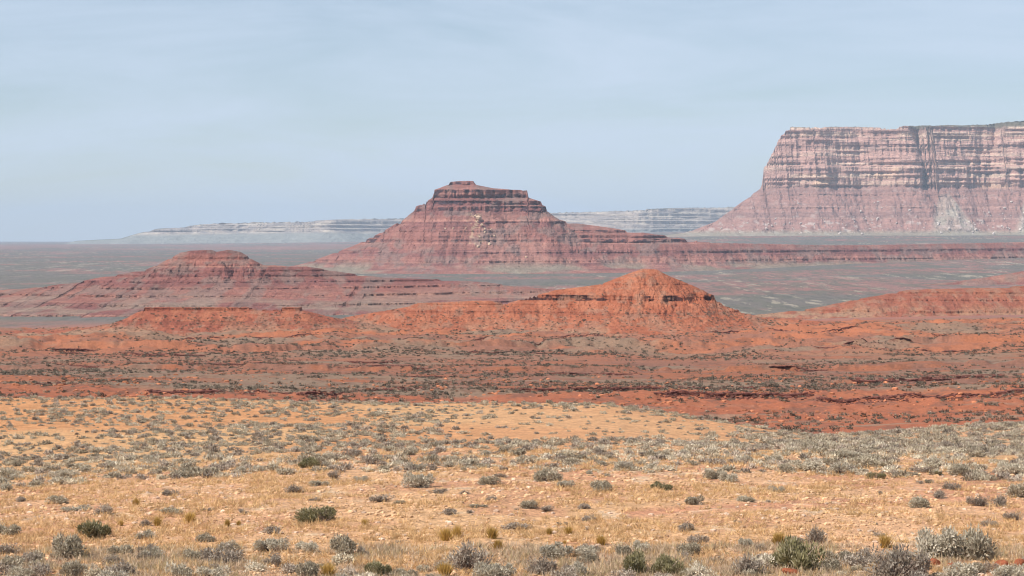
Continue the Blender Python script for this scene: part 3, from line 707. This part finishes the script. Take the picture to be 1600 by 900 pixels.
# every shrub large enough in the photograph to be traced on its own: column, foot row, width, kind, height factor, label
S_ = 'grey sagebrush'
HAND = [
 (145, 840, 72, 'G', .85, 'long dark green shrub on the left flat, behind a round grey sagebrush'),
 (502, 816, 72, 'G', .75, 'wide low dark green shrub alone on open tan sand, left of centre'),
 (480, 731, 46, 'G', .9, 'dark green mounded shrub in the grey brush belt, left of centre'),
 (1033, 764, 38, 'G', .8, 'small olive green shrub on the tan flat just below the brush belt, right of centre'),
 (1370, 749, 27, 'G', .9, 'yellowish green small shrub at the lower edge of the brush belt, right part'),
 (1243, 893, 92, 'G', 1.15, 'largest bright green shrub at the bottom edge, right of centre'),
 (590, 900, 52, 'G', 1., 'green shrub cut by the bottom edge, left of centre'),
 (985, 899, 52, 'G', 1.3, 'dark green upright shrub at the bottom edge, left one of a touching pair'),
 (1040, 899, 58, 'G', 1.1, 'grey green spiky shrub at the bottom edge, right one of a touching pair'),
 (1461, 743, 24, 'G', .9, 'tiny green shrub in the brush belt near the right edge'),
 (110, 873, 66, 'S', 1.05, 'round grey sagebrush in front of the long green shrub at the left'),
 (8, 868, 42, 'D', .8, 'low dark sagebrush cut by the left edge near the bottom'),
 (14, 836, 44, 'S', .8, 'grey sagebrush cut by the left edge, above the dark one'),
 (92, 787, 38, 'S', .8, 'grey sagebrush with a flat pale patch below it, on the upper left flat'),
 (163, 804, 34, 'D', 1.1, 'dark round sagebrush behind the long green shrub at the left'),
 (33, 784, 22, 'D', .9, 'small dark sagebrush below the left end of the brush belt'),
 (266, 774, 30, 'D', .95, 'dark small sagebrush alone on orange sand below the brush belt, left part'),
 (118, 798, 55, 'P', .35, 'flat pale grey mat of brush left of the dark round sagebrush'),
 (268, 802, 42, 'S', .5, 'low wide grey sagebrush on the left flat, above the golden grass tufts'),
 (325, 797, 26, 'D', .4, 'thin dark sagebrush mat right of the low wide grey one'),
 (380, 803, 24, 'D', .7, 'small twiggy brown sagebrush left of the wide low green shrub'),
 (228, 822, 22, 'D', 1.1, 'narrow dark sagebrush touching a golden grass tuft, left flat'),
 (350, 880, 72, 'D', .85, 'broad twiggy brown grey sagebrush near the bottom, left of centre'),
 (322, 846, 30, 'S', .8, 'small round grey sagebrush behind the broad twiggy brown one'),
 (225, 842, 34, 'P', .7, 'pale grey sagebrush right of the long green shrub'),
 (228, 874, 34, 'D', .9, 'small dark twiggy sagebrush between two broad ones near the bottom left'),
 (112, 903, 40, 'S', 1.2, 'dark grey sagebrush at the bottom edge below the round grey one'),
 (192, 902, 52, 'D', .9, 'wide dark sagebrush at the bottom edge, left quarter'),
 (40, 906, 46, 'S', .8, 'greyish green sagebrush at the bottom left corner'),
 (335, 905, 50, 'P', .8, 'pale bleached sagebrush at the bottom edge under the broad twiggy one'),
 (428, 834, 48, 'D', .5, 'low dark sagebrush left below the wide green shrub'),
 (425, 862, 52, 'P', .75, 'pale wide sagebrush below the low dark one, left of centre'),
 (428, 884, 40, 'D', .9, 'dark brown sagebrush below the pale wide one, left of centre'),
 (480, 903, 40, 'S', 1.2, 'dark grey green sagebrush at the bottom edge left of the green shrub'),
 (538, 867, 52, 'S', 1.1, 'tall grey sagebrush with a small one at its right side, left of centre'),
 (566, 868, 28, 'D', .9, 'small dark sagebrush leaning on the tall grey one at its right side'),
 (458, 770, 36, 'D', .8, 'brown grey sagebrush below the mounded green shrub'),
 (500, 759, 32, 'S', .6, 'low grey sagebrush right of the brown grey one, below the brush belt'),
 (522, 748, 24, 'D', 1.2, 'upright small dark sagebrush at the lower edge of the brush belt'),
 (561, 752, 25, 'P', .8, 'small pale sagebrush on red soil right of the upright dark one'),
 (492, 783, 22, 'D', .6, 'tiny twiggy sagebrush between the brush belt and the wide green shrub'),
 (596, 784, 40, 'D', .7, 'twiggy purple brown sagebrush on open sand, centre left'),
 (624, 787, 22, 'S', .5, 'small low sagebrush touching the twiggy purple brown one'),
 (652, 762, 46, 'P', 1.15, 'tallest pale round sagebrush just below the brush belt, near the middle'),
 (685, 771, 34, 'D', .5, 'low dark sagebrush right below the tall pale round one'),
 (725, 773, 20, 'D', .7, 'small dark sagebrush between the tall pale one and the brush belt'),
 (762, 757, 36, 'S', .9, 'grey sagebrush with a dark shadow side, left of the middle, below the brush belt'),
 (783, 747, 20, 'D', .8, 'small dark sagebrush tucked behind a grey one near the middle'),
 (705, 804, 40, 'D', .6, 'low dark brown sagebrush alone in the open middle of the flat'),
 (748, 793, 28, 'S', .4, 'flat thin grey sagebrush above the low dark brown one'),
 (768, 782, 18, 'D', .9, 'small dark sagebrush above the flat thin grey one'),
 (730, 893, 78, 'D', 1.05, 'large dark twiggy sagebrush at the bottom, left of the middle'),
 (770, 905, 60, 'P', .8, 'pale bleached brush at the bottom edge beside the large dark twiggy one'),
 (845, 898, 46, 'D', 1.1, 'dark tangled sagebrush at the bottom edge near the middle'),
 (884, 896, 30, 'D', .95, 'small round dark sagebrush right of the dark tangled one at the bottom'),
 (868, 872, 60, 'P', .7, 'pale grey sagebrush behind the dark tangled pair at the bottom'),
 (915, 872, 40, 'P', .75, 'pale sagebrush left of the touching green pair at the bottom'),
 (805, 827, 56, 'D', .45, 'long low grey brown sagebrush with a shadow trailing right, in the middle'),
 (824, 794, 32, 'S', .9, 'grey brown sagebrush left one of two side by side, right of the middle'),
 (855, 799, 24, 'D', .9, 'spiky brown sagebrush right one of two side by side, right of the middle'),
 (912, 796, 26, 'D', .8, 'grey brown sagebrush above the start of the red track'),
 (920, 813, 28, 'D', .8, 'dark sagebrush at the left start of the red track'),
 (942, 767, 46, 'S', .8, 'wide grey sagebrush on tan sand left of the olive green shrub'),
 (857, 752, 46, 'S', 1., 'grey sagebrush clump on the lower edge of the brush belt, right of the middle'),
 (884, 762, 26, 'P', 1., 'small pale sagebrush in front of the clump at the belt edge'),
 (1085, 789, 34, 'S', .9, 'round grey sagebrush above the red track, right of centre'),
 (1072, 829, 36, 'D', .9, 'grey brown sagebrush upper one of a close pair below the red track'),
 (1087, 849, 36, 'D', .8, 'grey brown sagebrush lower one of a close pair below the red track'),
 (1170, 784, 34, 'S', .6, 'low grey sagebrush with a dark right end, above the red track'),
 (1150, 818, 18, 'D', .7, 'tiny dark sagebrush alone below the red track'),
 (1165, 856, 26, 'P', 1., 'small rounded pale sagebrush above the bottom plants, right of centre'),
 (1188, 860, 24, 'D', .7, 'small flat dark sagebrush beside the small rounded pale one'),
 (1168, 900, 62, 'D', 1., 'sprawling brown grey sagebrush at the bottom edge left of the bright green shrub'),
 (1118, 880, 30, 'D', .7, 'small dark sagebrush at the bottom between green pair and sprawling brown one'),
 (1212, 769, 24, 'P', 1., 'small pale sagebrush alone on tan sand, right third'),
 (1274, 850, 38, 'D', 1.3, 'dark round sagebrush standing above the bright green shrub'),
 (1243, 850, 28, 'D', .9, 'thin brown sagebrush left of the dark round one'),
 (1310, 878, 42, 'S', .8, 'dark grey sagebrush right beside the bright green shrub'),
 (1352, 876, 36, 'D', .9, 'twiggy brown sagebrush between the green shrub and the two large grey ones'),
 (1373, 838, 24, 'D', .6, 'small flat twiggy sagebrush in front of the red sand, right third'),
 (1443, 793, 40, 'S', .95, 'round grey brown sagebrush at the lower left of a row of three'),
 (1466, 779, 34, 'D', .9, 'grey brown sagebrush in the middle of a row of three'),
 (1487, 765, 34, 'D', 1., 'brown sagebrush at the upper right of a row of three'),
 (1530, 791, 34, 'D', 1.1, 'dark sagebrush left one of a touching pair near the right edge'),
 (1562, 791, 32, 'D', 1.3, 'brown sagebrush right one of a touching pair near the right edge'),
 (1549, 823, 28, 'D', 1., 'small brown sagebrush below the touching pair near the right edge'),
 (1583, 813, 28, 'D', 1.1, 'small brown sagebrush at the right edge, below the brush belt'),
 (1458, 872, 84, 'P', 1.1, 'large pale grey sagebrush, left one of the two big ones by the red rocks'),
 (1533, 876, 78, 'S', 1.15, 'large dark leaved grey sagebrush, right one of the two big ones by the red rocks'),
 (1402, 906, 88, 'D', 1.1, 'wide dark sagebrush at the bottom edge below the red rocks'),
 (1500, 908, 70, 'P', .8, 'pale bleached brush at the bottom edge below the two big sagebrushes'),
 (1580, 908, 60, 'P', .8, 'pale dry brush in the bottom right corner'),
 (1270, 737, 46, 'P', 1., 'pale rounded sagebrush on the lower edge of the brush belt, right third'),
 (1230, 739, 34, 'S', 1., 'grey sagebrush left of the pale rounded one at the belt edge'),
 (1312, 740, 36, 'P', 1.1, 'bright pale sagebrush right of the pale rounded one at the belt edge'),
 (1358, 731, 46, 'S', 1., 'big rounded grey sagebrush inside the brush belt, right third'),
 (1505, 742, 40, 'S', 1., 'grey sagebrush at the belt edge above the row of three'),
 (1582, 742, 48, 'P', .9, 'wide pale sagebrush in the brush belt at the right edge'),
 (1590, 778, 42, 'S', 1.2, 'large grey sagebrush cut by the right edge below the brush belt'),
 (1142, 753, 34, 'P', 1.1, 'pale sagebrush with a long right shadow at the lower edge of the belt'),
 (1118, 748, 40, 'S', .9, 'grey sagebrush left of the pale one with the long shadow'),
]
r = np.random.default_rng(77)
nS = 0
for i, (px, py, wp, k, hs, lab) in enumerate(HAND):
    f, s = KIN[k][i % len(KIN[k])]
    nm = 'green_shrub' if k == 'G' else 'sagebrush'
    root = bpy.data.objects.new(nm, None); COL.objects.link(root); put(root, px, py, wp*1.2, r, hs*(1.05 if py > 830 else .85))
    for n_, me in (('foliage', f), ('stems', s)):
        q = link(n_, me, root)
    tag(root, lab, 'shrub' if k == 'G' else 'sagebrush', 'green shrubs on the near flat' if k == 'G' else 'sagebrushes on the near flat')
    if k != 'G': nS += 1
# the belt of brush at the foot of the sandy slope and the scatter on the flat: individuals up to 300
def belt_edges(px):
    lo = np.interp(px, [-200, 0, 150, 350, 600, 800, 1000, 1300, 1600, 1800], [775, 768, 752, 745, 737, 735, 738, 740, 752, 756])
    hi = np.interp(px, [-200, 0, 150, 350, 600, 800, 1000, 1300, 1600, 1800], [745, 738, 728, 716, 705, 700, 698, 692, 690, 690])
    return hi, lo
cand = []
while len(cand) < 300-nS:
    px = r.uniform(-30, 1630); hi, lo = belt_edges(px); u = r.random()
    if u < .78:
        py = hi+(lo-hi)*r.random()**.7; wd = r.uniform(24, 44)*(.7+.3*(py-690)/60); reg = 0
        if fbm(np.array(px/70), np.array(py/14), 88) < .36: continue
    elif u < .86:
        py = r.uniform(lo, 850); wd = r.uniform(9, 20)*(py/800); reg = 1
        if fbm(np.array(px/120), np.array(py/40), 90) < .45: continue
    else:
        py = r.uniform(862, 915); wd = r.uniform(22, 52); reg = 2
    k = ('S', 'P', 'D')[int(r.choice(3, p=[.5, .25, .25] if reg != 1 else [.2, .1, .7]))]
    cand.append((px, py, wd, k, reg))
LB = {(0, 'S'): 'grey sagebrush crowded into the brush belt at the foot of the sandy slope', (0, 'P'): 'pale sagebrush crowded into the brush belt at the foot of the sandy slope',
      (0, 'D'): 'dark twiggy sagebrush in the brush belt at the foot of the sandy slope', (1, 'S'): 'very small grey sagebrush scattered on the open tan flat', (1, 'P'): 'very small pale sagebrush scattered on the open tan flat',
      (1, 'D'): 'very small dark sagebrush scattered on the open tan flat', (2, 'S'): 'grey sagebrush in the rough brush along the bottom edge', (2, 'P'): 'pale dry sagebrush in the rough brush along the bottom edge',
      (2, 'D'): 'dark twiggy sagebrush in the rough brush along the bottom edge'}
GR = ['sagebrushes of the brush belt', 'small sagebrushes on the open flat', 'sagebrushes along the bottom edge']
for i, (px, py, wd, k, reg) in enumerate(cand):
    src = KIN[k][i % len(KIN[k])][0] if reg == 2 else SMALL[k][i % len(SMALL[k])]
    o = link('sagebrush', src); put(o, px, py, wd, r, r.uniform(.7, 1.05)); tag(o, LB[(reg, k)], 'sagebrush', GR[reg])
# golden grass tufts
def tuft_mesh(seed):
    r = np.random.default_rng(seed); n = 420
    B = r.normal(size=(n, 3))*.12; B[:, 2] = 0; d = unit(np.stack([r.normal(size=n)*.42, r.normal(size=n)*.42, np.ones(n)], 1))
    V, F = tri_cards(B, d, r.uniform(.5, 1.05, n), np.full(n, .06), r)
    c = np.repeat(np.array([[.52, .33, .10]])*r.uniform(.65, 1.2, (n, 1)), 3, 0)
    return mesh_arrays('bunchgrass', V, F, c, M_STRAW)
TM = [tuft_mesh(700+i) for i in range(3)]
for i, (px, py, wp, lab) in enumerate([
    (697, 846, 20, 'golden grass tuft, left one of a pair in the middle of the flat'), (714, 840, 17, 'golden grass tuft, right taller one of a pair in the middle of the flat'),
    (769, 842, 18, 'golden grass tuft, upper one of a pair right of the tall pair'), (778, 859, 16, 'golden grass tuft, lower one of a pair right of the tall pair'),
    (939, 852, 16, 'round golden grass tuft alone above the green pair at the bottom'), (888, 836, 12, 'upright golden grass tuft left above the round lone one'),
    (858, 836, 10, 'small brownish grass tuft left of the upright one'), (297, 819, 17, 'yellow rounded grass tuft on the left flat'),
    (247, 823, 14, 'orange brown grass tuft touching a narrow dark sagebrush'), (189, 822, 9, 'tiny golden grass tuft right of the long green shrub'),
    (355, 823, 11, 'small golden grass tuft, left one of two right of the yellow rounded tuft'), (373, 821, 8, 'small dark gold grass tuft, right one of two right of the yellow rounded tuft'),
    (1217, 853, 22, 'broad golden grass tuft left of the dark round sagebrush'), (1383, 856, 20, 'pale golden grass tuft above the red rocks'),
    (213, 791, 13, 'golden grass tuft on orange sand right of the dark round sagebrush at the left'), (882, 851, 6, 'tiny golden tuft left of the round lone one'),
    (570, 822, 10, 'brown grass tuft below the right end of the wide green shrub'), (512, 903, 22, 'golden grass tuft at the bottom edge left of the green shrub'),
    (695, 903, 24, 'yellow grass tuft at the bottom edge left of the large dark sagebrush')]):
    o = link('bunchgrass', TM[i % 3]); put(o, px, py, wp*1.1, r, 1.1); tag(o, lab, 'grass tuft', 'golden grass tufts')

# ---- uncountable cover: brush of the slope and badlands, dry grass, gravel
def scatter(name, variants, X, Y, S, mat, label, cat, seed, hs=1.0, tint=.2, sink=.03, colmul=None):
    r = np.random.default_rng(seed); Vs, Fs, Cs = [], [], []; off = 0
    Zg = gz(X, Y); vi = r.integers(0, len(variants), len(X)); ang = r.uniform(0, 6.28, len(X))
    for k, (V, F, c) in enumerate(variants):
        m = vi == k; n = m.sum()
        if not n: continue
        ca, sa = np.cos(ang[m])[:, None], np.sin(ang[m])[:, None]; s = S[m][:, None]
        x = (V[None, :, 0]*ca-V[None, :, 1]*sa)*s+X[m][:, None]; y = (V[None, :, 0]*sa+V[None, :, 1]*ca)*s+Y[m][:, None]
        z = V[None, :, 2]*s*hs*(1+.3*r.normal(size=(n, 1)).clip(-1, 1))+Zg[m][:, None]-sink*s
        Vs.append(np.stack([x, y, z], -1).reshape(-1, 3)); Fs.append((F[None]+(np.arange(n)*len(V))[:, None, None]).reshape(-1, 3)+off); off += n*len(V)
        cc = c[None]*(1+tint*r.normal(size=(n, 1, 1)).clip(-2, 2))
        if colmul is not None: cc = cc*colmul[m][:, None, :]
        Cs.append(cc.reshape(-1, 3))
    o = link(name, mesh_arrays(name, np.concatenate(Vs), np.concatenate(Fs), np.concatenate(Cs), mat))
    return tag(o, label, cat, None, 'stuff')
def cat2(ab):
    (V, F, c), (V2, F2, c2) = ab
    return np.concatenate([V, V2]), np.concatenate([F, F2+len(V)]), np.concatenate([c, c2])
def pts(n, pxr, dr, seed, dens=None, logd=True):
    r = np.random.default_rng(seed); px = r.uniform(*pxr, n*3); y = np.exp(r.uniform(math.log(dr[0]), math.log(dr[1]), n*3)); x = (px-800)/FP*y
    if dens is not None:
        k = r.random(n*3) < dens(px, x, y); px, x, y = px[k], x[k], y[k]
    return x[:n], y[:n], px[:n]
# slope and belt brush
va = [cat2(shrub_arrays(800+i, 150, 14, .14, .34, p)) for i, p in enumerate([PAL_SAGE, PAL_SAGE, PAL_PALE, PAL_DARK, PAL_DARK, PAL_SAGE, PAL_SAGE])]
def dens_slope(px, x, y):
    d = .22+.75*sm(.40, .56, fbm(x/10, y/8, 401))
    d *= 1-.85*sm(600, 800, px)*(1-sm(1120, 1250, px))*sm(88, 95, y)*(1-sm(120, 126, y))
    d *= 1-.8*(1-sm(60, 260, px))*sm(90, 96, y)*(1-sm(102, 112, y))
    d = np.maximum(d, .95*sm(122, 127, y)*(1-sm(134, 140, y)))
    return np.maximum(d, (.22+.5*sm(.42, .55, fbm(x/4, y/5, 403)))*sm(1150, 1280, px))
x, y, px = pts(10500, (-500, 2100), (86, 146), 402, dens_slope)
scatter('slope_brush', va, x, y, (.22+.42*r.random(len(x))**1.8)*(1+.3*sm(1150, 1300, px)), M_LEAF, 'small grey brush covering the sandy slope and the flat to its right', 'brush', 403)
def dens_belt(px, x, y):
    py = HZ+(CZ-gz(x, y))/y*FP; hi, lo = belt_edges(px)
    return (py > hi-6)*(py < lo+2)*(.3+.7*sm(.40, .55, fbm(x/3, y/3, 404)))
x, y, px = pts(1500, (-500, 2100), (60, 96), 405, dens_belt)
scatter('belt_brush', va[:4], x, y, r.uniform(.3, .65, len(x)), M_LEAF, 'low grey brush filling the gaps of the brush belt', 'brush', 406)
vc = [cat2(shrub_arrays(850+i, 900, 90, .07, .5, p)) for i, p in enumerate([PAL_PALE, PAL_SAGE, PAL_DARK, PAL_PALE, PAL_DARK])]
x, y, px = pts(210, (-400, 2000), (40, 49), 408, lambda px, x, y: (1-sm(46.5, 49.5, y))*.8+.1)
scatter('edge_brush', vc, x, y, r.uniform(.3, .8, len(x)), M_LEAF, 'tangled pale and dark brush filling the bottom edge', 'brush', 409)
# badland scrub: small dark tufts
PAL_SCRUB = [(.13, .10, .07), (.09, .07, .055), (.19, .15, .11), (.27, .23, .17)]
vb = [cat2(shrub_arrays(820+i, 44, 2, .22, .46, PAL_SCRUB, lobes=4, up=.1)) for i in range(5)]
def dens_bad(px, x, y):
    d = .06+.94*sm(.42, .60, fbm(x/22, y/26, 411, 5, .6)); d *= 1-.72*(1-sm(335, 350, y))*sm(.3, .6, 1-fbm(x/20, y/20, 412))
    return d
x, y, px = pts(11000, (-450, 2050), (262, 640), 413, dens_bad)
scatter('badland_scrub', vb, x, y, r.uniform(.45, 1.25, len(x)), M_LEAF, 'dark scrub dotting the red badland benches', 'scrub', 414, tint=.3)
x, y, px = pts(9000, (-450, 2050), (600, 960), 415, dens_bad)
scatter('far_scrub', vb, x, y, r.uniform(.6, 1.5, len(x)), M_LEAF, 'dark scrub dotting the hummocks below the orange hills', 'scrub', 416, tint=.3)
rh = np.random.default_rng(440); P_ = []
for X_, V_ in HB:
    f = V_[:, :, :].reshape(-1, 3); pr = f[:, 0]/f[:, 1]*FP+800
    yb = np.interp(f[:, 0], X_, V_[np.arange(len(X_)), V_[:, :, 2].argmax(1), 1])
    gz_ = gz(f[:, 0], np.clip(f[:, 1], 30, 30000)); py_ = HZ+(CZ-f[:, 2])/f[:, 1]*FP
    ok = np.nonzero((f[:, 1] < yb) & (f[:, 2] > gz_) & (rh.random(len(f)) < .0015+.012*sm(470, 505, py_)))[0]
    P_.append(f[ok])
P_ = np.concatenate(P_); Vs, Fs, Cs, off = [], [], [], 0
for i, p in enumerate(P_):
    V, F, c_ = vb[i % 5]; s_ = rh.uniform(.5, 1.3); Vs.append(V*s_+p); Fs.append(F+off); off += len(V); Cs.append(c_)
tag(link('hill_scrub', mesh_arrays('hill_scrub', np.concatenate(Vs), np.concatenate(Fs), np.concatenate(Cs), M_LEAF)), 'sparse dark scrub dots on the red and orange hills', 'scrub', None, 'stuff')
# dry grass on the near flat
def grass_var(seed, n=14, wd=.11):
    r = np.random.default_rng(seed); B = r.normal(size=(n, 3))*.35; B[:, 2] = 0
    d = unit(np.stack([r.normal(size=n)*.9, r.normal(size=n)*.9, np.ones(n)], 1))
    V, F = tri_cards(B, d, r.uniform(.5, 1.2, n), np.full(n, wd), r)
    c = np.repeat(np.array([[.67, .44, .225]])*r.uniform(.8, 1.25, (n, 1)), 3, 0)
    return V, F, c
vg = [grass_var(840+i) for i in range(6)]
x, y, px = pts(24000, (-400, 2000), (40, 84), 421, lambda px, x, y: .12+.9*sm(.42, .62, fbm(x/2.2, y/2.2, 422)))
scatter('dry_grass', vg, x, y, r.uniform(.06, .19, len(x)), M_STRAW, 'short straw coloured grass over the near flat', 'grass', 423, sink=0, tint=.15)
x, y, px = pts(16000, (-400, 2000), (40, 51), 424, lambda px, x, y: .1+.9*sm(.40, .58, fbm(x/1.5, y/1.5, 425)))
scatter('bleached_grass', vg, x, y, r.uniform(.09, .2, len(x)), M_STRAW, 'bleached pale grass and twigs along the bottom edge', 'grass', 426, sink=0, tint=.18,
        colmul=np.where(r.random((len(x), 1)) < .7, np.array([[.95, 1.08, 1.45]]), np.array([[.75, .9, 1.0]])))
# stones on the near flat
def stone_var(seed):
    me = rock_mesh('tmp_stone', M_STONE, (.60, .43, .31), seed, .55, 1)
    V = np.array([v.co[:] for v in me.vertices]); F = np.array([p.vertices[:] for p in me.polygons]); bpy.data.meshes.remove(me)
    return V*.5, F, np.broadcast_to(C3(.60, .42, .30), V.shape).copy()
vs = [stone_var(860+i) for i in range(5)]
x, y, px = pts(4500, (-400, 2000), (40, 80), 431, lambda px, x, y: .2+.8*sm(.45, .6, fbm(x/3, y/3, 432)))
scatter('gravel', vs, x, y, .05+.17*r.random(len(x))**3, M_STONE, 'scattered pale stones on the near flat', 'gravel', 433, tint=.18, sink=-.05)
x, y, px = pts(14000, (-400, 2000), (40, 84), 437, lambda px, x, y: .15+.85*sm(.42, .6, fbm(x/2.5, y/2.5, 438)))
scatter('soil_clods', [(V, F, c*C3(1.0, .88, .70)[None]) for V, F, c in vs], x, y, .06+.17*r.random(len(x))**2, M_STONE, 'small tan clods and crusts of soil on the near flat', 'soil', 439, tint=.2, sink=-.03)
vr = [(V*1.0, F, c*C3(.62, .34, .24)[None]) for V, F, c in vs]
x, y, px = pts(3500, (-400, 2000), (285, 420), 434, lambda px, x, y: .3+.7*sm(.45, .6, fbm(x/14, y/9, 435)))
scatter('badland_rubble', vr, x, y, .25+.9*r.random(len(x))**3, M_ROCK, 'dark red rubble on the red bank and its ledges', 'rubble', 436, tint=.3, sink=-.05)

# ------------------------------------------------------------------ air
import bmesh
bm = bmesh.new(); bmesh.ops.create_cube(bm, size=1)
hz = bpy.data.meshes.new('haze'); bm.to_mesh(hz); bm.free()
ho = link('haze', hz); zlo, zhi = float(GZ.min())-60, 470.0
ho.scale = (34000, 36000, zhi-zlo); ho.location = (0, 17500, (zhi+zlo)/2)
m = bpy.data.materials.new('desert_air'); m.use_nodes = True; m.node_tree.nodes.clear()
o_ = N(m.node_tree, 'ShaderNodeOutputMaterial'); pv = N(m.node_tree, 'ShaderNodeVolumePrincipled')
pv.inputs['Color'].default_value = (.68, .82, 1, 1); pv.inputs['Density'].default_value = HAZE; pv.inputs['Anisotropy'].default_value = 0.0
m.node_tree.links.new(pv.outputs[0], o_.inputs['Volume']); hz.materials.append(m)
tag(ho, 'thin bluish desert haze over the whole plain', 'haze', None, 'stuff')
print('ZMIN', GZ.min(), 'tris', sum(len(o.data.polygons) for o in bpy.data.objects if o.type == 'MESH'))
